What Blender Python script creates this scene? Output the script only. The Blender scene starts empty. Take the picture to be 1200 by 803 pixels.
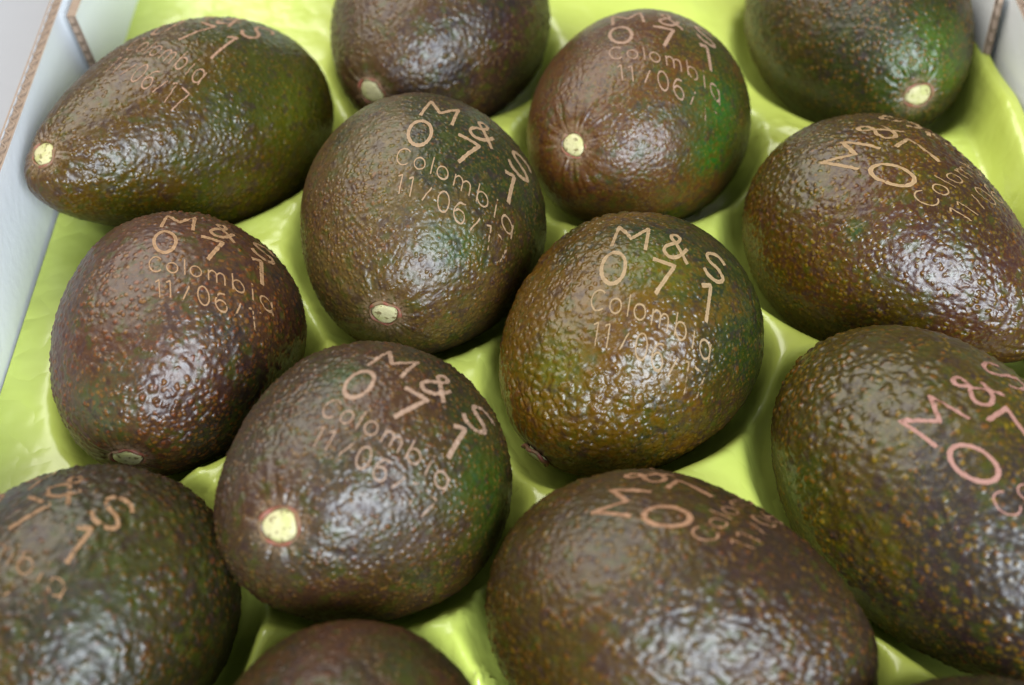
import bpy, bmesh, math
import numpy as np
from mathutils import Vector, Matrix
from mathutils.bvhtree import BVHTree

scene = bpy.context.scene
COL = scene.collection
# ------------------------------------------------------------------ camera
F_PX, PITCH, DIST, TZ = 1500.0, math.radians(50.0), 0.365, 0.04   # focal length in pixels of a 1200 px wide frame
CAM_O = np.array([0.0, -DIST * math.cos(PITCH), TZ + DIST * math.sin(PITCH)])
CAM_F = np.array([0.0, math.cos(PITCH), -math.sin(PITCH)])
CAM_U = np.array([0.0, math.sin(PITCH), math.cos(PITCH)])
CAM_R = np.array([1.0, 0.0, 0.0])
cd = bpy.data.cameras.new('camera')
cam = bpy.data.objects.new('camera', cd)
COL.objects.link(cam)
cam.location = Vector(CAM_O)
cam.rotation_euler = (math.pi / 2 - PITCH, 0, 0)
cd.sensor_width = 36.0
cd.lens = F_PX / 1200 * 36
cd.clip_start = 0.01
cd.clip_end = 50
cd.dof.use_dof = True
cd.dof.focus_distance = 0.352
cd.dof.aperture_fstop = 7.5
cd.dof.aperture_blades = 7
scene.camera = cam
# ------------------------------------------------------------------ world, lamps, exposure
w = bpy.data.worlds.new('World')
scene.world = w
w.use_nodes = True
bg = w.node_tree.nodes['Background']
bg.inputs['Color'].default_value = (0.86, 0.93, 1.0, 1)
bg.inputs['Strength'].default_value = 0.22

def area(name, loc, aim, sx, sy, power, color):
    l = bpy.data.lights.new(name, 'AREA')
    l.shape = 'RECTANGLE'; l.size = sx; l.size_y = sy; l.energy = power; l.color = color
    o = bpy.data.objects.new(name, l)
    COL.objects.link(o)
    o.location = loc
    o.rotation_euler = (Vector(aim) - Vector(loc)).to_track_quat('-Z', 'Y').to_euler()
    return o
# a warm lamp to the left, a tall cool window in front on the right behind the photographer
area('room_lamp', (-0.75, 0.70, 1.45), (0, 0.05, 0.04), 1.9, 1.6, 50.0, (1.0, 0.96, 0.88))
area('window_lamp', (0.55, -1.24, 0.95), (0, 0.0, 0.04), 0.95, 0.75, 66.0, (0.82, 0.91, 1.0))
vs = scene.view_settings
vs.view_transform = 'Standard'; vs.look = 'None'; vs.exposure = 0.0; vs.gamma = 1.0
vs.use_curve_mapping = False
scene.cycles.max_bounces = 6
scene.cycles.diffuse_bounces = 3
scene.cycles.glossy_bounces = 2
scene.cycles.transmission_bounces = 3
scene.cycles.transparent_max_bounces = 6

# ------------------------------------------------------------------ helpers
def ray(px, py):
    d = CAM_F + CAM_R * (px - 600) / F_PX - CAM_U * (py - 401.5) / F_PX
    return d / np.linalg.norm(d)
def at_x(px, py, x):
    d = ray(px, py); return CAM_O + d * (x - CAM_O[0]) / d[0]
def srgb(r, g, b):
    f = lambda c: ((c / 255 + 0.055) / 1.055) ** 2.4 if c > 10 else c / 255 / 12.92
    return (f(r), f(g), f(b), 1)

def link(o, parent=None):
    COL.objects.link(o)
    if parent is not None: o.parent = parent
    return o
def empty(name, loc, label, cat, group=None):
    o = bpy.data.objects.new(name, None); o.empty_display_size = 0.02
    COL.objects.link(o); o.location = loc
    o['label'] = label; o['category'] = cat
    if group: o['group'] = group
    return o
def mesh_obj(name, verts, faces, mats, parent=None, smooth=True, mat_idx=None):
    me = bpy.data.meshes.new(name)
    if isinstance(verts, np.ndarray): verts = verts.tolist()
    if isinstance(faces, np.ndarray): faces = faces.tolist()
    me.from_pydata(verts, [], faces)
    for m in (mats if isinstance(mats, (list, tuple)) else [mats]): me.materials.append(m)
    if smooth: me.polygons.foreach_set('use_smooth', [True] * len(me.polygons))
    if mat_idx is not None: me.polygons.foreach_set('material_index', mat_idx)
    me.update()
    return link(bpy.data.objects.new(name, me), parent)

def hash3(ix, iy, iz, seed):
    h = (ix.astype(np.int64) * 374761393 + iy.astype(np.int64) * 668265263 + iz.astype(np.int64) * 2147483647 + seed * 1274126177) & 0xffffffff
    h = ((h ^ (h >> 13)) * 1274126177) & 0xffffffff
    h = ((h ^ (h >> 16)) * 2246822519) & 0xffffffff
    return (h ^ (h >> 15)) & 0xffffffff
def vnoise(P, freq, seed):
    q = P * freq; i = np.floor(q).astype(np.int64); f = q - i; f = f * f * (3 - 2 * f)
    r = 0
    for dx in (0, 1):
        for dy in (0, 1):
            for dz in (0, 1):
                h = hash3(i[:, 0] + dx, i[:, 1] + dy, i[:, 2] + dz, seed) / 4294967296.0
                wx = f[:, 0] if dx else 1 - f[:, 0]
                wy = f[:, 1] if dy else 1 - f[:, 1]
                wz = f[:, 2] if dz else 1 - f[:, 2]
                r = r + h * wx * wy * wz
    return r * 2 - 1
def fbm(P, freq, seed, n=3):
    return sum(vnoise(P, freq * 2 ** k, seed + k * 17) * 0.5 ** k for k in range(n))
def worley(P, cell, seed):
    q = (P / cell); i = np.floor(q).astype(np.int64); f = (q - i).astype(np.float32)
    n = len(P); F1 = np.full(n, 9, np.float32); F2 = np.full(n, 9, np.float32); R = np.zeros(n, np.float32)
    for dx in (-1, 0, 1):
        for dy in (-1, 0, 1):
            for dz in (-1, 0, 1):
                h = hash3(i[:, 0] + dx, i[:, 1] + dy, i[:, 2] + dz, seed)
                jx = (h & 1023) / 1023.0; jy = ((h >> 10) & 1023) / 1023.0; jz = ((h >> 20) & 1023) / 1023.0
                d = np.sqrt((dx + jx - f[:, 0]) ** 2 + (dy + jy - f[:, 1]) ** 2 + (dz + jz - f[:, 2]) ** 2).astype(np.float32)
                c = d < F1
                F2 = np.where(c, F1, np.minimum(F2, d)); R = np.where(c, ((h >> 7) & 255) / 255.0, R); F1 = np.where(c, d, F1)
    return F1, F2, R
def sstep(a, b, x):
    t = np.clip((x - a) / (b - a), 0, 1); return t * t * (3 - 2 * t)

# ------------------------------------------------------------------ materials
class NT:
    def __init__(s, name):
        s.m = bpy.data.materials.new(name); s.m.use_nodes = True
        s.t = s.m.node_tree; s.b = s.t.nodes['Principled BSDF']; s.out = s.t.nodes['Material Output']
    def n(s, typ, **kw):
        nd = s.t.nodes.new(typ)
        for k, v in kw.items(): setattr(nd, k, v)
        return nd
    def l(s, a, b): s.t.links.new(a, b)
    def put(s, sock, v):
        if hasattr(v, 'is_output') or hasattr(v, 'links'): s.l(v, sock)
        else: sock.default_value = v
    def math(s, op, a, b=None, clamp=False):
        nd = s.n('ShaderNodeMath', operation=op, use_clamp=clamp)
        s.put(nd.inputs[0], a)
        if b is not None: s.put(nd.inputs[1], b)
        return nd.outputs[0]
    def mix(s, f, a, b, mode='MIX'):
        nd = s.n('ShaderNodeMix', data_type='RGBA', blend_type=mode)
        s.put(nd.inputs[0], f); s.put(nd.inputs[6], a); s.put(nd.inputs[7], b)
        return nd.outputs[2]
    def rng(s, v, a, b, c=0.0, d=1.0):
        nd = s.n('ShaderNodeMapRange', interpolation_type='SMOOTHSTEP')
        s.put(nd.inputs[0], v)
        for k, x in zip((1, 2, 3, 4), (a, b, c, d)): nd.inputs[k].default_value = x
        return nd.outputs[0]
    def noise(s, vec, scale, detail=3, rough=0.55):
        nd = s.n('ShaderNodeTexNoise'); nd.inputs['Scale'].default_value = scale
        nd.inputs['Detail'].default_value = detail; nd.inputs['Roughness'].default_value = rough
        s.l(vec, nd.inputs['Vector']); return nd.outputs['Fac']
    def attr(s, name):
        return s.n('ShaderNodeAttribute', attribute_name=name).outputs['Fac']
    def coord(s): return s.n('ShaderNodeTexCoord').outputs['Object']

def nz(t, v):
    nd = t.n('ShaderNodeTexNoise'); nd.inputs['Scale'].default_value = 500; nd.inputs['Detail'].default_value = 1; t.l(v, nd.inputs['Vector']); return nd.outputs['Color']
def skin_material(k, c_a, c_b, c_patch, c_spot, spot, rough, fine=1.0, vscale=620):
    def dk(c, f, sat=1.22):
        l = .3 * c[0] + .59 * c[1] + .11 * c[2]
        return tuple(max(.002, (l + (x - l) * sat)) * f for x in c[:3]) + (1,)
    tone = lambda c, m: tuple(x * y for x, y in zip(c[:3], m)) + (1,)
    c_a, c_b, c_patch = tone(c_a, (1.02, 1.10, .74)), tone(c_b, (1.06, 1.08, .70)), tone(c_patch, (1.15, 1.0, .7))
    c_a, c_b, c_patch, c_spot = dk(c_a, .33), dk(c_b, .26), dk(c_patch, .46), dk(c_spot, .42)
    t = NT('avocado_skin'); co = t.coord()
    mp = t.n('ShaderNodeVectorMath', operation='ADD'); mp.inputs[1].default_value = (k * 3.1, k * 1.7, k * 0.9); t.l(co, mp.inputs[0]); v = mp.outputs[0]
    blush = t.attr('blush'); peb = t.attr('pebble'); stem = t.attr('stem_distance'); patch = t.attr('patch')
    n2 = t.noise(v, 420, 3, 0.65); n3 = t.noise(v, 1100, 2, 0.6)
    m = t.math('ADD', blush, t.math('MULTIPLY', t.math('SUBTRACT', n2, 0.5), 1.3))
    base = t.mix(t.rng(m, 0.15, 0.85), c_a, c_b)
    base = t.mix(t.math('MULTIPLY', t.attr('ruddy'), t.rng(n2, .35, .6, .35, .9)), base, dk(srgb(118, 66, 42), .30))
    pm = t.math('MULTIPLY', patch, t.rng(n2, 0.30, 0.66, .2, .95)); base = t.mix(pm, base, c_patch)
    # mottling: small darker and warmer blotches in the rind
    base = t.mix(t.rng(n2, 0.5, 0.66, 0, 0.6), base, t.mix(0.6, base, (0.014, 0.009, 0.011, 1)))
    base = t.mix(t.rng(n3, 0.52, 0.70, 0, 0.6), base, t.mix(0.45, base, c_spot))
    mo = t.noise(v, 260, 2, .6)
    base = t.mix(t.rng(mo, .52, .68, 0, .55), base, dk(srgb(92, 100, 44), .30))
    base = t.mix(t.rng(mo, .46, .32, 0, .5), base, dk(srgb(84, 58, 62), .24))
    # lenticels: tan, rusty or yellowish tops of the pebbles
    vo = t.n('ShaderNodeTexVoronoi'); vo.inputs['Scale'].default_value = vscale
    wv = t.n('ShaderNodeVectorMath', operation='MULTIPLY_ADD'); t.l(nz(t, v), wv.inputs[0]); wv.inputs[1].default_value = (.0011,) * 3; t.l(v, wv.inputs[2])
    t.l(wv.outputs[0], vo.inputs['Vector'])
    sep = t.n('ShaderNodeSeparateColor'); t.l(vo.outputs['Color'], sep.inputs[0])
    there = t.rng(t.math('ADD', sep.outputs[0], t.math('MULTIPLY', t.attr('flecks'), 0.75)), 0.55, 0.85)
    knob = t.math('MULTIPLY', t.rng(vo.outputs['Distance'], 0.10, 0.58, 1, 0), t.math('ADD', t.math('MULTIPLY', there, .8), .2))
    rust = (c_spot[0] * .95, c_spot[1] * .55, c_spot[2] * .55, 1)
    tint = t.mix(t.rng(sep.outputs[1], 0.35, 0.75), c_spot, rust)
    tint = t.mix(t.rng(sep.outputs[2], 0.72, 0.9, 0, .8), tint, (c_spot[0] * 1.25, c_spot[1] * 1.35, c_spot[2] * .9, 1))
    base = t.mix(t.math('MULTIPLY', t.rng(knob, .1, 1.0), spot * .48), base, tint)
    sp = t.math('MULTIPLY', t.rng(peb, 0.40, 0.85), t.rng(n2, 0.34, 0.60))
    base = t.mix(t.math('MULTIPLY', sp, spot * .6), base, rust)
    # pale dry halo round the stem
    halo = t.math('MULTIPLY', t.rng(stem, 0.005, 0.0085, 1, 0), t.rng(n3, 0.3, 0.6))
    base = t.mix(t.math('MULTIPLY', halo, 0.55), base, (0.20, 0.13, 0.075, 1))
    t.l(base, t.b.inputs['Base Color'])
    rr = t.math('ADD', t.math('MULTIPLY', t.math('SUBTRACT', n2, 0.5), 0.35), rough + .0)
    t.l(rr, t.b.inputs['Roughness'])
    t.b.inputs['Specular IOR Level'].default_value = 0.44
    h = t.math('ADD', t.math('MULTIPLY', knob, 1.25), t.math('ADD', t.math('MULTIPLY', vo.outputs['Distance'], -0.5), t.math('MULTIPLY', n3, 0.35)))
    bu = t.n('ShaderNodeBump'); bu.inputs['Strength'].default_value = 0.38 * fine; bu.inputs['Distance'].default_value = 0.0005
    t.l(h, bu.inputs['Height']); t.l(bu.outputs[0], t.b.inputs['Normal'])
    return t.m

def etch_material(col):
    t = NT('etched_lettering'); co = t.coord()
    n1 = t.noise(co, 900, 3, 0.7)
    u = t.attr('across')                                  # -1..1 over the stroke
    edge = t.rng(t.math('ABSOLUTE', u), 0.35, 0.75)
    dark = tuple(c * 0.62 for c in col[:3]) + (1,)
    base = t.mix(t.math('MULTIPLY', t.math('SUBTRACT', 1.0, edge), 0.45), col, dark)
    base = t.mix(t.rng(n1, 0.52, 0.75, 0, 0.7), base, dark)
    t.l(base, t.b.inputs['Base Color']); t.b.inputs['Roughness'].default_value = 0.62
    bu = t.n('ShaderNodeBump'); bu.inputs['Strength'].default_value = 0.5; bu.inputs['Distance'].default_value = 0.0003
    t.l(n1, bu.inputs['Height']); t.l(bu.outputs[0], t.b.inputs['Normal'])
    # worn gaps where the laser missed the hollows between pebbles
    gap = t.attr('gap')
    tr = t.n('ShaderNodeBsdfTransparent'); mx = t.n('ShaderNodeMixShader')
    n2 = t.noise(co, 520, 3, 0.6)
    f = t.rng(t.math('ADD', t.math('MULTIPLY', gap, 0.9), t.math('SUBTRACT', n2, 0.5)), 0.36, 0.46)
    t.l(f, mx.inputs[0]); t.l(t.b.outputs[0], mx.inputs[1]); t.l(tr.outputs[0], mx.inputs[2]); t.l(mx.outputs[0], t.out.inputs['Surface'])
    return t.m

def scar_material():
    t = NT('stem_scar'); co = t.coord(); n = t.noise(co, 700, 3); n2 = t.noise(co, 260, 2)
    base = t.mix(t.rng(n2, 0.4, 0.65), srgb(178, 170, 126), srgb(164, 162, 102))
    base = t.mix(t.rng(n, 0.56, 0.66, 0, 0.85), base, srgb(96, 80, 40))
    t.l(base, t.b.inputs['Base Color']); t.b.inputs['Roughness'].default_value = 0.6
    bu = t.n('ShaderNodeBump'); bu.inputs['Strength'].default_value = 0.5; bu.inputs['Distance'].default_value = 0.0004
    t.l(n, bu.inputs['Height']); t.l(bu.outputs[0], t.b.inputs['Normal'])
    return t.m
def rim_material():
    t = NT('scar_rim'); co = t.coord(); n = t.noise(co, 500, 3)
    t.l(t.mix(t.rng(n, 0.35, 0.65), srgb(122, 66, 50), srgb(108, 86, 56)), t.b.inputs['Base Color'])
    t.b.inputs['Roughness'].default_value = 0.55
    return t.m

def plastic_material():
    t = NT('green_plastic'); co = t.coord()
    n = t.noise(co, 60, 3); col = t.mix(n, srgb(190, 204, 90), srgb(199, 212, 106))
    t.l(col, t.b.inputs['Base Color']); t.b.inputs['Roughness'].default_value = 0.24
    t.b.inputs['Specular IOR Level'].default_value = 0.85
    mus = t.noise(co, 48, 2); n3 = t.math('ABSOLUTE', t.math('SUBTRACT', t.noise(co, 85, 2, 0.4), 0.5))
    bu = t.n('ShaderNodeBump'); bu.inputs['Strength'].default_value = 0.45; bu.inputs['Distance'].default_value = 0.003
    t.l(t.math('ADD', t.math('MULTIPLY', mus, 0.8), t.math('MULTIPLY', n3, 0.9)), bu.inputs['Height']); t.l(bu.outputs[0], t.b.inputs['Normal'])
    tr = t.n('ShaderNodeBsdfTranslucent'); t.l(col, tr.inputs['Color'])
    mx = t.n('ShaderNodeMixShader'); mx.inputs[0].default_value = 0.16
    t.l(t.b.outputs[0], mx.inputs[1]); t.l(tr.outputs[0], mx.inputs[2]); t.l(mx.outputs[0], t.out.inputs['Surface'])
    return t.m
def board_material(name, c1, c2, rough, scale):
    t = NT(name); co = t.coord(); n = t.noise(co, scale, 4, 0.6)
    t.l(t.mix(n, c1, c2), t.b.inputs['Base Color']); t.b.inputs['Roughness'].default_value = rough
    bu = t.n('ShaderNodeBump'); bu.inputs['Strength'].default_value = 0.15; bu.inputs['Distance'].default_value = 0.001
    t.l(t.noise(co, 300, 3), bu.inputs['Height']); t.l(bu.outputs[0], t.b.inputs['Normal'])
    return t.m
M_WHITE = board_material('white_board', srgb(224, 228, 232), srgb(234, 236, 238), 0.42, 40)
M_KRAFT = board_material('kraft_board', srgb(150, 130, 112), srgb(118, 98, 82), 0.85, 400)
M_TABLE = board_material('table_surface', srgb(146, 147, 152), srgb(138, 139, 144), 0.4, 6)
M_SCAR = scar_material(); M_RIM = rim_material(); M_PLASTIC = plastic_material()

# ------------------------------------------------------------------ table and cardboard box
XL, XR, YF, YB, ZT = -0.148, 0.166, -0.255, 0.30, 0.069
tb = mesh_obj('table_top', [(-3, -3, -0.0085), (3, -3, -0.0085), (3, 3, -0.0085), (-3, 3, -0.0085)], [(0, 1, 2, 3)], M_TABLE, smooth=False)
tb['kind'] = 'structure'

def add_box(V, Fc, mi, o, a, b, c, idx):
    s = len(V); o, a, b, c = map(np.array, (o, a, b, c))
    for i in (0, 1):
        for j in (0, 1):
            for k in (0, 1): V.append(tuple(o + a * i + b * j + c * k))
    for f in ((0, 1, 3, 2), (4, 6, 7, 5), (0, 4, 5, 1), (2, 3, 7, 6), (0, 2, 6, 4), (1, 5, 7, 3)):
        Fc.append(tuple(s + x for x in f)); mi.append(idx)
def sheet(name, parent, p0, ea, eb, th, mat_face):
    """one paper layer: broad faces in mat_face, cut edges in kraft"""
    V, Fc, mi = [], [], []
    add_box(V, Fc, mi, p0, ea, eb, th, 1)
    mi[0] = 1; mi[4] = 0; mi[5] = 0
    o = mesh_obj(name, V, Fc, [mat_face, M_KRAFT], parent, smooth=False, mat_idx=mi)
    bm = bmesh.new(); bm.from_mesh(o.data); bmesh.ops.recalc_face_normals(bm, faces=bm.faces[:]); bm.to_mesh(o.data); bm.free()
    return o
def panel(parent, name, p0, ea, eb, nrm, T=0.0040, lam=0.0052):
    """corrugated board: two faces and a wavy flute; p0 on the inner face, nrm points outwards"""
    p0, ea, eb, nrm = (np.array(x, float) for x in (p0, ea, eb, nrm))
    o = sheet(name, parent, p0, ea, eb, nrm * 0.0006, M_WHITE)
    sheet('outer_liner', o, p0 + nrm * (T - 0.0006), ea, eb, nrm * 0.0006, M_WHITE)
    L = np.linalg.norm(ea); n = max(2, int(L / lam * 10)); V, Fc = [], []
    for i in range(n + 1):
        s = L * i / n; a = 0.5 + 0.5 * math.sin(2 * math.pi * s / lam)
        q = p0 + ea * (s / L) + nrm * (0.0008 + (T - 0.0022) * a) + eb * 0.002
        for d in (0, 0.0006):
            for e in (0, 1): V.append(tuple(q + nrm * d + eb * 0.996 * e))
    for i in range(n):
        a, b = 4 * i, 4 * (i + 1)
        Fc += [(a, b, b + 1, a + 1), (a + 2, a + 3, b + 3, b + 2), (a + 1, b + 1, b + 3, a + 3)]
    mesh_obj('flute', V, Fc, M_KRAFT, o, smooth=False)
    sheet('core', o, p0 + nrm * .0007, ea, eb * (1 - .0009 / np.linalg.norm(eb)), nrm * (T - .0014), M_KRAFT)
    return o
box = empty('cardboard_box', ((XL + XR) / 2, (YF + YB) / 2, -0.008), 'shallow white cardboard fruit box with raw brown corrugated edges holding the avocados', 'box')
inv = Matrix.Translation(box.location).inverted()
def local(o): o.matrix_parent_inverse = inv; return o
Z0 = -0.003
# the left wall bows a little outwards towards the far corner
local(panel(box, 'side_panel', (-0.1440, YF, Z0), (-0.0062, YB - YF - 0.0006, 0), (0, 0, ZT - Z0), (-1, 0, 0)))
local(panel(box, 'side_panel', (XR, YF, Z0), (0, YB - YF - 0.0006, 0), (0, 0, ZT - Z0), (1, 0, 0)))
local(panel(box, 'end_panel', (-0.1546, YB, Z0), (XR + 0.1592, 0, 0), (0, 0, ZT - Z0), (0, 1, 0)))
local(panel(box, 'end_panel', (-0.1484, YF - 0.0006, Z0), (XR + 0.1530, 0, 0), (0, 0, ZT - Z0), (0, -1, 0)))
local(sheet('base_panel', box, (-0.156, YF - 0.005, -0.008), (XR + 0.161, 0, 0), (0, YB - YF + 0.010, 0), (0, 0, 0.0046), M_WHITE))
# corner tabs folded in from the far end panel, lying against the side walls with a slanting cut edge
def corner_tab(x_in, pa, pb, out):
    A, B = at_x(*pa, x_in), at_x(*pb, x_in)
    d = (B - A) / (B - A)[2]
    top = A + d * (ZT - 0.001 - A[2]); bot = A + d * (0.010 - A[2])
    V = []; T = 0.0030
    for dx in (0, T * out):
        V += [(x_in + dx, top[1], top[2]), (x_in + dx, YB - 0.002, top[2]), (x_in + dx, YB - 0.002, bot[2]), (x_in + dx, bot[1], bot[2])]
    Fc = [(0, 1, 2, 3), (4, 7, 6, 5), (0, 4, 5, 1), (1, 5, 6, 2), (2, 6, 7, 3), (3, 7, 4, 0)]
    o = mesh_obj('corner_tab', V, Fc, [M_WHITE, M_KRAFT], box, smooth=False, mat_idx=[0, 0, 1, 1, 1, 1])
    local(o)
    # the dark open seam of the cut edge: flutes seen as a recessed strip between two pale liners
    n = 26; V, Fc = [], []
    for i in range(n + 1):
        f = i / n; q = top + (bot - top) * f
        for u in (0.0007, 0.0023): V.append((x_in + u * out, q[1] - 0.0004 - 0.0009 * (i % 2), q[2]))
    for i in range(n): Fc.append((2 * i, 2 * i + 1, 2 * i + 3, 2 * i + 2))
    e = mesh_obj('cut_edge', V, Fc, M_KRAFT, o, smooth=False)
    return o
corner_tab(-0.1425, (80, 0), (120, 90), -1)
corner_tab(0.1612, (1166, 0), (1154, 50), 1)

# ------------------------------------------------------------------ avocados
# x, y, length, width, azimuth of the stem end, its rise, neck taper, height of the centre
AV = {
 1: (-.10633, .08316, .11350, .06820, -2.2494, .3180, .480, .04600),
 2: (-.02726, .14045, .09081, .07356, -2.0379, .1127, .265, .04359),
 3: (.04036, .09036, .08228, .07139, -2.2256, .2279, .243, .04297),
 4: (.12323, .14094, .09447, .07475, -1.3170, .1204, .213, .04412),
 5: (-.02824, .04166, .08456, .07447, -1.7780, .1418, .213, .04395),
 6: (.11744, .03376, .10120, .07056, -.7323, -.0278, .508, .04095),
 7: (-.09531, -.00193, .08017, .06825, -1.8133, .0710, .225, .04048),
 8: (.03139, -.00401, .08441, .07008, -2.1945, .0119, .265, .04108),
 9: (-.03854, -.05328, .08069, .06990, -2.3240, .2884, .322, .04686),
 10: (-.10360, -.09120, .08560, .07107, -1.7212, -.0263, .357, .03827),
 11: (.04040, -.08981, .09289, .06992, -.3330, -.0005, .291, .04096),
 12: (.11148, -.05549, .10965, .06977, -1.0523, .0107, .266, .04093),
 13: (-.03555, -.13931, .09797, .06927, -1.5231, -.0098, .212, .04060),
 14: (.0975, -.1385, .0780, .0660, -2.95, 0.0, .2, .0390),
}
# stem scar pixel (None: hidden), radius
STEM = {1: (49, 179, .0042), 2: (434, 109, .0046), 3: (671, 170, .0043), 4: (1077, 113, .0047), 5: (450, 370, .0041), 7: (149, 540, .0044), 8: (625, 537, .0042), 9: (326, 617, .0047)}
S = srgb
# skin colour at one end, at the other, patch colour, lenticel colour, lenticel strength, roughness, blush direction+offset, (pebble cell, height, dot, stretch)
LK = {
 1: (S(106, 78, 46), S(88, 90, 38), S(94, 108, 42), S(150, 124, 52), .75, .36, (1.0, -.1, -.5, .62), (.0021, .26, .35, 1.5)),
 2: (S(104, 78, 62), S(62, 50, 54), S(54, 66, 38), S(150, 120, 74), .8, .38, (1, 0, -.3, .45), (.0022, .30, .6, 1.0)),
 3: (S(122, 80, 58), S(80, 88, 36), S(44, 112, 34), S(160, 138, 70), .6, .40, (1.0, .1, -.2, .35), (.0020, .13, .3, 1.3)),
 4: (S(90, 74, 44), S(62, 66, 38), S(90, 130, 62), S(166, 124, 62), .95, .40, (.2, -1, 0, .4), (.0024, .30, .8, 1.0)),
 5: (S(118, 94, 70), S(66, 72, 46), S(52, 92, 40), S(164, 132, 76), .8, .40, (.9, .35, 0, .5), (.0020, .22, .5, 1.0)),
 6: (S(98, 78, 44), S(92, 62, 52), S(44, 88, 48), S(176, 146, 62), .8, .34, (1.0, -.4, .3, .5), (.0023, .26, .25, 1.2)),
 7: (S(104, 74, 66), S(68, 58, 58), S(84, 100, 74), S(166, 116, 66), 1., .38, (.7, .0, -.5, .45), (.0023, .34, 1., 1.0)),
 8: (S(134, 98, 58), S(62, 76, 46), S(104, 116, 56), S(150, 124, 66), .7, .33, (1.0, .2, .0, .45), (.0022, .30, .15, 1.7)),
 9: (S(88, 70, 62), S(66, 66, 44), S(50, 88, 34), S(160, 120, 70), .85, .37, (.9, .0, -.5, .4), (.0020, .25, .6, 1.0)),
 10: (S(84, 66, 40), S(60, 58, 38), S(66, 74, 38), S(140, 96, 48), .6, .40, (.8, .2, .2, .6), (.0027, .32, .5, 1.0)),
 11: (S(88, 68, 42), S(76, 58, 52), S(60, 62, 34), S(158, 120, 60), .8, .40, (1.0, .0, .0, .4), (.0023, .30, .5, 1.0)),
 12: (S(96, 80, 48), S(74, 62, 64), S(60, 84, 36), S(172, 138, 68), .9, .35, (.7, -.7, .0, .45), (.0024, .36, .6, 1.25)),
 13: (S(104, 68, 52), S(72, 66, 52), S(58, 84, 56), S(164, 118, 76), .6, .38, (.6, .2, .3, .5), (.0024, .20, .4, 1.0)),
 14: (S(70, 60, 52), S(62, 58, 46), S(58, 74, 46), S(150, 112, 66), .6, .40, (.6, .2, .3, .5), (.0024, .25, .4, 1.0)),
}
# patches of another tint: pixel on the fruit, radius in metres
PATCH = {1: [(345, 130, .016)], 3: [(838, 125, .013), (835, 180, .012)], 4: [(1095, 70, .017)], 5: [(535, 290, .010)], 6: [(1003, 270, .004)], 7: [(120, 480, .014)], 8: [(650, 432, .013), (770, 310, .012)], 9: [(565, 560, .018), (400, 440, .008)], 10: [(150, 650, .02)], 12: [(935, 560, .012)], 13: [(470, 770, .012)], 2: [(625, 70, .014)], 11: [(700, 600, .01)]}
LABEL = {
 1: 'long-necked green and brown avocado in the far left corner, stem against the box wall',
 2: 'dark purplish avocado without lettering at the top edge, second from the left',
 3: 'smooth reddish-brown avocado with bright green flank and broad pale stem scar, far row centre',
 4: 'brown pebbly avocado with green patch by its stem scar, in the far right corner',
 5: 'brown avocado turning dark green on its right, etched, between the far left and central fruits',
 6: 'pear-shaped glossy brown avocado at the right wall, neck pointing right out of frame',
 7: 'purple-brown avocado covered in tan dots, by the left wall, stem scar half hidden below',
 8: 'golden-brown and green wrinkled avocado in the very middle right, whole etching readable, strong shine',
 9: 'dark avocado whose round cream stem scar faces the camera, front row left of centre',
 10: 'large blackish-green avocado cut off by the bottom left corner',
 11: 'brown avocado at the bottom centre, lying sideways with its neck to the right',
 12: 'big coarse-skinned olive-brown avocado with pinkish lettering at the lower right edge',
 13: 'reddish-brown avocado peeking in at the bottom edge, left of centre, without lettering',
 14: 'sliver of a dark avocado at the bottom edge, right of centre',
}
RES = {2: (300, 170), 4: (320, 180), 10: (360, 200), 13: (280, 160), 14: (240, 130)}
def profile(ph, W, n):
    c = np.cos(ph); g = np.cos(np.linspace(0, math.pi, 400))
    rf = lambda c: np.sqrt(np.clip(1 - c * c, 0, 1)) * (1 - n * ((1 + c) / 2) ** 1.6)
    return rf(c) * (W / 2) / rf(g).max()
def frame(az, el):
    a = np.array([math.cos(el) * math.cos(az), math.cos(el) * math.sin(az), math.sin(el)])
    s = np.cross([0, 0, 1.0], a); s /= np.linalg.norm(s)
    return np.stack([a, s, np.cross(a, s)])
def surf(p, nu, nv):
    x, y, L, W, az, el, n, z = p
    ph = np.linspace(0, math.pi, nv + 1)[1:-1]; th = np.linspace(0, 2 * math.pi, nu, endpoint=False)
    r = profile(ph, W, n); R = frame(az, el)
    V = np.stack([np.repeat(L / 2 * np.cos(ph), nu), np.outer(r, np.cos(th)).ravel(), np.outer(r, np.sin(th)).ravel()], 1)
    V = np.concatenate([[[L / 2, 0, 0]], V, [[-L / 2, 0, 0]]]) @ R + np.array([x, y, z])
    rows = nv - 1; F = []
    i = np.arange(nu); j = (i + 1) % nu
    F3 = np.stack([np.zeros(nu, int), 1 + i, 1 + j], 1)
    F4 = np.concatenate([np.stack([1 + r_ * nu + i, 1 + (r_ + 1) * nu + i, 1 + (r_ + 1) * nu + j, 1 + r_ * nu + j], 1) for r_ in range(rows - 1)])
    last = len(V) - 1
    E3 = np.stack([np.full(nu, last), 1 + (rows - 1) * nu + j, 1 + (rows - 1) * nu + i], 1)
    return V, F3.tolist() + F4.tolist() + E3.tolist()
def vert_normals(V, F):
    N = np.zeros_like(V)
    q = np.array([f if len(f) == 4 else (f[0], f[1], f[2], f[2]) for f in F])
    n = np.cross(V[q[:, 2]] - V[q[:, 0]], V[q[:, 3]] - V[q[:, 1]])
    tri = q[:, 2] == q[:, 3]
    n[tri] = np.cross(V[q[tri, 1]] - V[q[tri, 0]], V[q[tri, 2]] - V[q[tri, 0]])
    for k in range(4): np.add.at(N, q[:, k], n)
    return N / (np.linalg.norm(N, axis=1, keepdims=True) + 1e-20)

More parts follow.
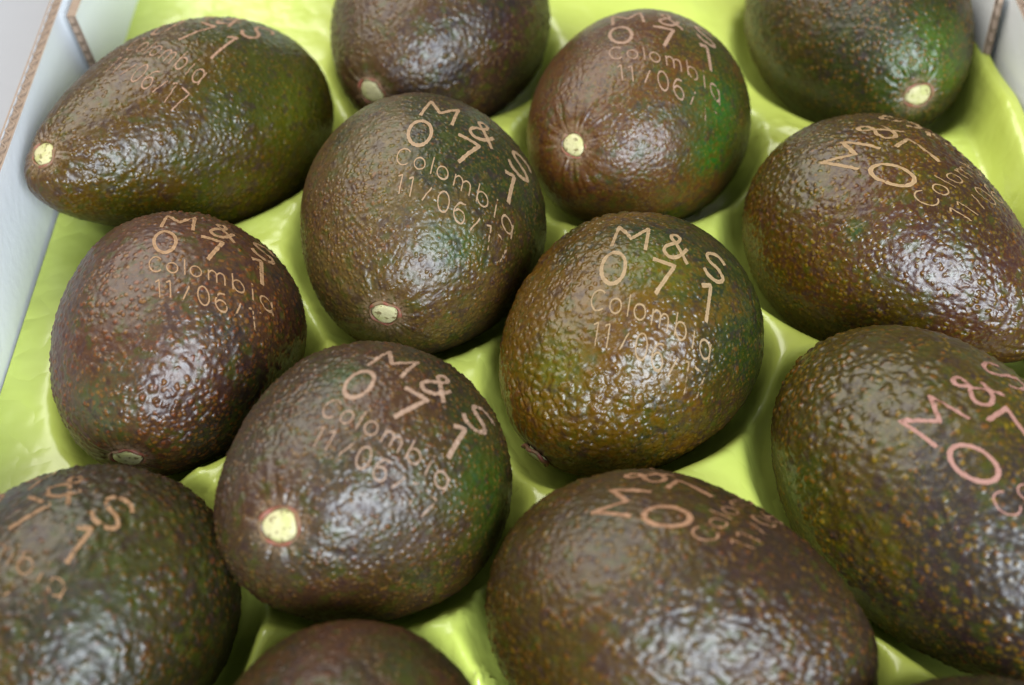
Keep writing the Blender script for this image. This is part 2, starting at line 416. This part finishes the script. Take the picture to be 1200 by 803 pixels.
COARSE = {}
for k, p in AV.items():
    V, F = surf(p, 72, 44)
    COARSE[k] = (V, F, BVHTree.FromPolygons([tuple(v) for v in V], F))
def hit_px(bvh, px, py):
    h = bvh.ray_cast(Vector(CAM_O), Vector(ray(px, py)))
    if h[0] is None:
        # just off the outline: nearest point on the fruit to the ray
        best = None
        for t in np.linspace(.2, .7, 400):
            q = bvh.find_nearest(Vector(CAM_O + ray(px, py) * t))
            if best is None or q[3] < best[3]: best = q
        h = best
    return np.array(h[0]), np.array(h[1])

# ---- stroke font (text units are millimetres on the fruit)
def arc(cx, cy, rx, ry, a0, a1, n=18):
    return [(cx + rx * math.cos(math.radians(a0 + (a1 - a0) * i / n)), cy + ry * math.sin(math.radians(a0 + (a1 - a0) * i / n))) for i in range(n + 1)]
def spline(pts, n=8):
    out = []; P = [pts[0]] + list(pts) + [pts[-1]]
    for i in range(1, len(P) - 2):
        p0, p1, p2, p3 = (np.array(q, float) for q in P[i - 1:i + 3])
        for j in range(n):
            t = j / n; out.append(tuple(.5 * ((2 * p1) + (-p0 + p2) * t + (2 * p0 - 5 * p1 + 4 * p2 - p3) * t * t + (-p0 + 3 * p1 - 3 * p2 + p3) * t ** 3)))
    return out + [tuple(pts[-1])]
BIG = {
 'M': [[(-5.0, -3.6), (-4.0, 3.6), (.1, -.9), (4.6, 3.6), (4.6, -3.6)]],
 '&': [spline([(4.0, -3.6), (.6, .2), (-1.6, 2.4), (-.6, 3.6), (.9, 3.0), (.3, 1.2), (-2.2, -.6), (-3.0, -2.3), (-1.4, -3.5), (1.0, -2.8), (2.6, -.9), (3.4, .6)])],
 'S': [spline([(2.9, 2.3), (1.4, 3.5), (-1.2, 3.4), (-2.6, 2.0), (-1.6, .5), (1.4, -.5), (2.8, -2.0), (1.4, -3.5), (-1.4, -3.5), (-3.0, -2.2)])],
 '0': [arc(0, 0, 3.3, 3.9, 90, 450, 40)],
 '7': [[(-3.1, 3.8), (3.3, 3.8), (-.9, -3.9)]],
 '1': [[(-2.0, 2.6), (.6, 3.8), (.6, -4.0)]],
}
SM = {
 'C': [arc(0, 0, 2.3, 2.9, 45, 315)], 'o': [arc(0, -.9, 1.75, 1.95, 90, 450, 24)], 'l': [[(0, 2.9), (0, -2.9)]],
 'm': [[(-2.5, 1.0), (-2.5, -2.9)], spline([(-2.5, -.3), (-1.6, .9), (-.4, .7), (0, -.4), (0, -2.9)], 6), spline([(0, -.3), (.9, .9), (2.1, .7), (2.5, -.4), (2.5, -2.9)], 6)],
 'b': [[(-1.6, 2.9), (-1.6, -2.9)], arc(.1, -.95, 1.7, 1.95, 180, -180, 24)], 'i': [[(0, 1.0), (0, -2.9)], [(0, 2.3), (0, 2.8)]],
 'a': [arc(-.1, -.95, 1.7, 1.95, 0, 360, 24), [(1.6, 1.0), (1.6, -2.9)]],
 '1': [[(-1.0, 2.1), (.3, 2.9), (.3, -2.9)]], '/': [[(1.1, 2.0), (-1.1, -2.6)]], '0': [arc(0, 0, 1.75, 2.9, 90, 450, 28)],
 '6': [spline([(1.4, 2.7), (-.4, 2.3), (-1.6, .2), (-1.7, -1.4), (-.7, -2.8), (.9, -2.7), (1.7, -1.3), (1.0, .2), (-.5, .3), (-1.6, -.8)], 5)],
 '7': [[(-1.7, 2.9), (1.7, 2.9), (-.5, -2.9)]],
}
LINES = [
 (BIG, .52, 9.3, [('M', 3.4), ('&', 16.2), ('S', 28.0)]),
 (BIG, .52, 0.0, [('0', 0.0), ('7', 13.6), ('1', 27.0)]),
 (SM, .18, -7.6, [('C', -2.4), ('o', 2.4), ('l', 6.0), ('o', 9.2), ('m', 15.0), ('b', 20.9), ('i', 24.8), ('a', 28.4)]),
 (SM, .18, -14.0, [('1', -1.8), ('1', 1.4), ('/', 6.2), ('0', 11.0), ('6', 15.8), ('/', 20.3), ('1', 24.2), ('7', 27.8)]),
]
# anchors: text point (mm) -> pixel in the photograph; laser direction; ink; wear
TXT = {
 1: ([((13.6, 0), (226, 37)), ((27, 0), (257, 55)), ((20.9, -8), (213, 70)), ((15.8, -14), (179, 94)), ((28.0, 9.3), (305, 36))], (0, 0, 1), S(216, 166, 132), .14),
 3: ([((0, 0), (729, 41)), ((13.6, 0), (779, 42)), ((27, 0), (828, 65)), ((-2.4, -7.6), (721, 63)), ((20.9, -8), (811, 83)), ((-1.8, -14), (727, 85)), ((15.8, -14), (796, 108))], (0, .15, 1), S(206, 164, 134), .22),
 5: ([((3.4, 9.3), (515, 131)), ((0, 0), (491, 157)), ((13.6, 0), (547, 178)), ((27, 0), (597, 214)), ((-2.4, -7.6), (475, 185)), ((-1.8, -14), (469, 213)), ((15.8, -14), (537, 247))], (0, .0, 1), S(206, 166, 124), .12),
 6: ([((3.4, 9.3), (998, 180)), ((16.2, 9.3), (1029, 152)), ((0, 0), (1049, 204)), ((13.6, 0), (1074, 176)), ((-2.4, -7.6), (1085, 232)), ((-1.8, -14), (1120, 252)), ((9.2, -8.4), (1128, 212))], (0, 0, 1), S(204, 164, 114), .12),
 7: ([((3.4, 9.3), (208, 261)), ((16.2, 9.3), (260, 270)), ((0, 0), (194, 286)), ((13.6, 0), (252, 291)), ((27, 0), (302, 316)), ((-2.4, -7.6), (183, 314)), ((-1.8, -14), (186, 338)), ((28.4, -8), (312, 359)), ((15.8, -14), (260, 357))], (0, 0, 1), S(208, 160, 112), .22),
 8: ([((3.4, 9.3), (739, 280)), ((16.2, 9.3), (791, 289)), ((28, 9.3), (838, 311)), ((0, 0), (718, 318)), ((13.6, 0), (777, 325)), ((27, 0), (826, 355)), ((-2.4, -7.6), (702, 353)), ((28.4, -8), (826, 415)), ((-1.8, -14), (699, 387)), ((11, -14), (751, 404))], (0, 0, 1), S(206, 170, 122), .1),
 9: ([((3.4, 9.3), (462, 423)), ((16.2, 9.3), (511, 449)), ((0, 0), (420, 452)), ((13.6, 0), (479, 472)), ((27, 0), (533, 514)), ((-2.4, -7.6), (389, 479)), ((-1.8, -14), (373, 511)), ((15.8, -14), (446, 548))], (0, 0, 1), S(204, 164, 134), .2),
 10: ([((16.2, 9.3), (80, 571)), ((28, 9.3), (130, 600)), ((13.6, 0), (27, 600)), ((27, 0), (90, 634)), ((20.9, -8), (32, 666))], (0, 0, 1), S(186, 138, 92), .36),
 11: ([((3.4, 9.3), (727, 585)), ((16.2, 9.3), (758, 559)), ((0, 0), (784, 603)), ((13.6, 0), (813, 571)), ((-2.4, -7.6), (828, 626)), ((-1.8, -14), (868, 637))], (0, .1, 1), S(204, 150, 110), .2),
 12: ([((3.4, 9.3), (1095, 490)), ((16.2, 9.3), (1142, 463)), ((28, 9.3), (1178, 442)), ((0, 0), (1137, 546)), ((13.6, 0), (1182, 512)), ((-2.4, -7.6), (1188, 584))], (0, 0, 1), S(208, 150, 132), .16),
}

for g_ in SM: SM[g_] = [[(a * .9, b * .74) for a, b in st] for st in SM[g_]]

def resample(pts, step):
    P = np.array(pts, float); d = np.linalg.norm(np.diff(P, axis=0), axis=1); s = np.concatenate([[0], np.cumsum(d)])
    n = max(2, int(s[-1] / step) + 1); t = np.linspace(0, s[-1], n)
    Q = np.stack([np.interp(t, s, P[:, 0]), np.interp(t, s, P[:, 1])], 1)
    T = np.gradient(Q, axis=0); T /= np.linalg.norm(T, axis=1, keepdims=True) + 1e-9
    return Q, np.stack([-T[:, 1], T[:, 0]], 1)

RUDDY = {1: .5, 2: .45, 3: .85, 4: .3, 5: .6, 6: .75, 7: .8, 8: .6, 9: .6, 10: .35, 11: .4, 12: .3, 13: .9}   # how much reddish-brown blush each rind carries
rng = np.random.default_rng(7)
for k, p in AV.items():
    x, y, L, W, az, el, nk, z = p
    c_a, c_b, c_p, c_s, spot, rough, bl, (cell, amp, dot, stretch) = LK[k]
    V, F = surf(p, *RES.get(k, (410, 235)))
    C0 = np.array([x, y, z]); N = vert_normals(V, F); R = frame(az, el)
    bvh0 = COARSE[k][2]
    if k in STEM:
        sp_, sn_ = hit_px(bvh0, STEM[k][0], STEM[k][1]); srad = STEM[k][2]
    else:
        sp_ = C0 + R[0] * L / 2; sn_ = R[0].copy(); srad = .0045
    q = (V - C0) + k * .37
    # gentle unevenness of the whole fruit
    V = V + N * (vnoise(q, 26, 11 + k) * .0013 + vnoise(q, 60, 31 + k) * .00035)[:, None]
    sd = np.linalg.norm(V - sp_, axis=1)
    # pebbled rind; cells drawn out round the fruit where stretch > 1
    l = (V - C0) @ R.T
    qq = l * np.array([1.0, 1 / stretch, 1 / stretch]) + k * .41
    warp = np.stack([vnoise(qq, 330, 100 + k), vnoise(qq, 330, 200 + k), vnoise(qq, 330, 300 + k)], 1) * .0007
    F1, F2, Rn = worley(qq + warp, cell * .86, 5 + k)
    dots = (1 - sstep(.12, .58, F1)) * (.35 + .65 * Rn)
    cells = sstep(0.0, .42, F2 - F1) * (.6 + .4 * Rn)
    peb = dot * dots + (1 - dot) * cells
    big = fbm(qq, 210, 60 + k, 3)
    zone = .42 + .58 * np.clip(.9 * vnoise(q, 42, 77 + k) + .45, 0, 1)
    calm = sstep(.007, .022, sd)
    hgt = (peb * 1.0 + big * .34 * (.4 + .6 * stretch)) * zone * calm * amp * .0024
    # puckers running into the stem
    u1 = np.cross(sn_, [0, 0, 1.0]); u1 /= np.linalg.norm(u1); u2 = np.cross(sn_, u1)
    ang = np.arctan2((V - sp_) @ u2, (V - sp_) @ u1)
    ring = np.stack([np.cos(ang) * 3, np.sin(ang) * 3, sd * 60], 1)
    puck = vnoise(ring * 1.0, 2.6, 400 + k) * (1 - sstep(.010, .022, sd)) * sstep(.003, .007, sd)
    hgt = hgt + puck * .00042
    # shallow dip to the scar
    dip = -.0009 * np.exp(-((sd - srad) / .0035) ** 2)
    if k in STEM: dip = dip - .0022 * (1 - sstep(srad * .72, srad * .98, sd))
    V = V + N * (hgt + dip)[:, None]
    root = empty('avocado', (x, y, z - W / 2), LABEL[k], 'avocado', 'avocados packed in the green tray')
    base = np.array([x, y, z - W / 2])
    mat = skin_material(k, c_a, c_b, c_p, c_s, spot, rough, {3: .55, 12: .7, 7: .8, 11: .8}.get(k, .95), {10: 480, 12: 500, 11: 540, 7: 600, 3: 760, 9: 720, 5: 760, 8: 700}.get(k, 640))
    skin = mesh_obj('skin', V - base, F, mat, root)
    bl_d = np.array(bl[:3]); bl_d = bl_d / np.linalg.norm(bl_d)
    blush = bl[3] + .75 * ((V - C0) @ bl_d) / (W / 2) + .5 * fbm(q, 70, 500 + k, 3)
    flecks = sstep(-.25, .45, vnoise(q, 55, 600 + k) * .8 + vnoise(q, 150, 610 + k) * .5)
    pv = np.zeros(len(V))
    for (px, py, pr) in PATCH.get(k, []):
        h, _ = hit_px(bvh0, px, py)
        pv = np.maximum(pv, 1 - sstep(.0, 1.25, np.linalg.norm(V - h, axis=1) / pr + .35 * vnoise(q, 170, 700 + k)))
    for nm, val in (('pebble', np.clip(dots * calm, 0, 1)), ('blush', blush), ('stem_distance', sd), ('patch', pv), ('flecks', flecks), ('ruddy', .8 * RUDDY.get(k, .6) * sstep(.0, .7, fbm(q, 48, 800 + k, 3) + RUDDY.get(k, .6) * .3))):
        at = skin.data.attributes.new(nm, 'FLOAT', 'POINT'); at.data.foreach_set('value', np.ascontiguousarray(val, dtype=np.float32))
    # ---- stem scar with its corky rim
    if k in STEM:
        nr, na = 7, 40; SV = [(0, 0, .0006)]; ov = rng.uniform(.86, .98); sk = rng.uniform(0, math.pi)
        wob = [1 + .05 * math.sin(2 * a + sk) + .04 * math.sin(3 * a + 2 * sk) for a in np.linspace(0, 2 * math.pi, na, endpoint=False)]
        for i in range(1, nr + 1):
            f = i / nr
            for j in range(na):
                a = 2 * math.pi * j / na; rr = srad * .93 * f * wob[j]
                SV.append((rr * math.cos(a), rr * math.sin(a) * ov, .0006 * (1 - f ** 3) - (.0011 if i == nr else 0) + rng.normal() * .00004))
        SF = [(0, 1 + j, 1 + (j + 1) % na) for j in range(na)]
        for i in range(nr - 1):
            for j in range(na):
                a0 = 1 + i * na; a1 = a0 + na; SF.append((a0 + j, a1 + j, a1 + (j + 1) % na, a0 + (j + 1) % na))
        B = np.stack([u1, np.cross(sn_, u1), sn_])
        off = sp_ - sn_ * .0007
        w_ = np.array(SV) @ B + off - base
        scar = mesh_obj('stem_scar', w_, SF, M_SCAR, root)
        RV, RF = [], []; nm_ = 8
        for j in range(na):
            a = 2 * math.pi * j / na; rr = srad * 1.0 * wob[j]
            for m_ in range(nm_):
                b_ = 2 * math.pi * m_ / nm_; q_ = rr + (.00050 + .00022 * math.sin(3 * a + k)) * math.cos(b_)
                RV.append((q_ * math.cos(a), q_ * math.sin(a) * ov, -.0004 + .0006 * math.sin(b_) + .0003 * math.sin(5 * a + k)))
        for j in range(na):
            for m_ in range(nm_):
                j2, m2 = (j + 1) % na, (m_ + 1) % nm_
                RF.append((j * nm_ + m_, j2 * nm_ + m_, j2 * nm_ + m2, j * nm_ + m2))
        mesh_obj('rim', np.array(RV) @ B + off - base, RF, M_RIM, scar)
    # ---- laser-etched lettering, thrown onto the rind from above
    if k in TXT:
        anchors, nd, ink, wear = TXT[k]; ink = tuple(c * .47 for c in ink[:3]) + (1,)
        nd = np.array(nd, float); nd /= np.linalg.norm(nd)
        e1 = np.cross([0, 1.0, 0], nd); e1 /= np.linalg.norm(e1); e2 = np.cross(nd, e1)
        A_, B_ = [], []
        for (tx, ty), (px, py) in anchors:
            h, _ = hit_px(bvh0, px, py)
            A_.append((tx, ty, 1)); B_.append(((h - C0) @ e1, (h - C0) @ e2))
        X = np.linalg.lstsq(np.array(A_), np.array(B_), rcond=None)[0]
        bvh = BVHTree.FromPolygons([tuple(v) for v in V], F)
        em = etch_material(ink)
        mscale = math.sqrt(abs(np.linalg.det(X[:2] * 1000)))
        for font, hw, ty, chars in LINES:
            LV, LF, AC, GP = [], [], [], []
            hw_ = hw / max(.6, min(1.4, mscale))
            for ch, tx in chars:
                for stroke in font[ch]:
                    Q, T = resample(stroke, .3); cols = np.linspace(-1, 1, 5 if hw > .4 else 3)
                    prev = None
                    for (qx, qy), (nx, ny) in zip(Q, T):
                        jit = 1 + .14 * rng.normal() * .6
                        row = []
                        for c in cols:
                            t_ = np.array([tx + qx + nx * hw_ * c * jit, ty + qy + ny * hw_ * c * jit, 1]) @ X
                            o_ = C0 + e1 * t_[0] + e2 * t_[1] + nd * .12
                            h = bvh.ray_cast(Vector(o_), Vector(-nd))
                            if h[0] is None or abs(np.dot(nd, np.array(h[1]))) < .10: row = None; break
                            row.append((np.array(h[0]) + np.array(h[1]) * .00009, abs(np.dot(nd, np.array(h[1])))))
                        if row is None: prev = None; continue
                        s0 = len(LV)
                        for (pt, ndn), c in zip(row, cols):
                            LV.append(tuple(pt - base)); AC.append(c)
                            GP.append(wear + .45 * (1 - ndn) ** 2 + (.2 * max(0, min(1, (tx - 12) / 14)) if ty < -10 else 0) + (.02 if hw < .4 else .0))
                        if prev is not None:
                            for m_ in range(len(cols) - 1): LF.append((prev + m_, prev + m_ + 1, s0 + m_ + 1, s0 + m_))
                        prev = s0
            if LF:
                lo = mesh_obj('lettering', LV, LF, em, root)
                for nm, val in (('across', AC), ('gap', GP)):
                    at = lo.data.attributes.new(nm, 'FLOAT', 'POINT'); at.data.foreach_set('value', np.array(val, dtype=np.float32))

# ------------------------------------------------------------------ moulded green tray with a pocket for each fruit
G = .0012; SHELF = .030
gx = np.arange(-.1462, .1645, G); gy = np.arange(YF + .002, YB - .002, G)
X2, Y2 = np.meshgrid(gx, gy)
H = np.full(X2.shape, .2); LOW = np.full(X2.shape, .2)
for k, p in AV.items():
    x, y, L, W, az, el, nk, z = p
    for scale, tgt in ((1.135, H), (1.012, LOW)):
        V = COARSE[k][0]; Vs = (V - np.array([x, y, z])) * np.array([scale, scale, 1.03]) + np.array([x, y, z])
        bv = BVHTree.FromPolygons([tuple(v) for v in Vs], COARSE[k][1])
        r = L * .6
        ii = np.where((gy > y - r) & (gy < y + r))[0]; jj = np.where((gx > x - r) & (gx < x + r))[0]
        for i in ii:
            for j in jj:
                h = bv.ray_cast(Vector((gx[j], gy[i], -.1)), Vector((0, 0, 1)))
                if h[0] is not None: tgt[i, j] = min(tgt[i, j], h[0].z)
def blur(a, n):
    for _ in range(n):
        b = np.pad(a, 1, mode='edge')
        a = (b[:-2, 1:-1] + b[2:, 1:-1] + b[1:-1, :-2] + b[1:-1, 2:] + 2 * a) / 6
    return a
flat = np.stack([X2.ravel(), Y2.ravel(), np.zeros(X2.size)], 1)
cap = SHELF + (.006 + .004 * vnoise(flat, 24, 5).reshape(X2.shape)) * sstep(-.125, -.09, X2) * (1 - sstep(.09, .13, Y2))
Hc = np.clip(np.minimum(H - .001, cap), .0008, None)
Hc = blur(Hc, 6)
# wrinkles of the thin film on the peaks
wr = 1 - np.abs(vnoise(flat * np.array([1, 1.4, 1]) + .02 * vnoise(flat, 40, 8)[:, None], 75, 9).reshape(X2.shape))
inner = sstep(-.12, -.08, X2) * (1 - sstep(.10, .14, X2)) * (1 - sstep(.10, .14, Y2))
wr2 = 1 - np.abs(vnoise(flat @ np.array([[.8, .6, 0], [-.6, .8, 0], [0, 0, 1]]) * np.array([1, .45, 1]) + .012 * vnoise(flat, 55, 28)[:, None], 110, 29).reshape(X2.shape))
Hc = Hc + (.0016 * wr ** 14 + .0013 * wr2 ** 14) * np.clip(vnoise(flat, 22, 61).reshape(X2.shape) + .3, 0, 1) * inner * sstep(.012, .024, Hc)
# the right edge turns up against the wall
Hc = Hc + (.017 * sstep(.1525, .1605, X2))
Hc = np.minimum(Hc, np.where(LOW < .1, LOW - .0006, .2)); Hc = np.maximum(Hc, .0004)
ny_, nx_ = X2.shape
TV = np.stack([X2.ravel(), Y2.ravel(), Hc.ravel()], 1)
ids = np.arange(ny_ * nx_).reshape(ny_, nx_)
TF = np.stack([ids[:-1, :-1].ravel(), ids[:-1, 1:].ravel(), ids[1:, 1:].ravel(), ids[1:, :-1].ravel()], 1)
tray = mesh_obj('packing_tray', TV, TF, M_PLASTIC)
tray['label'] = 'thin glossy lime-green moulded plastic tray with pockets, lining the box under the avocados'
tray['category'] = 'tray'
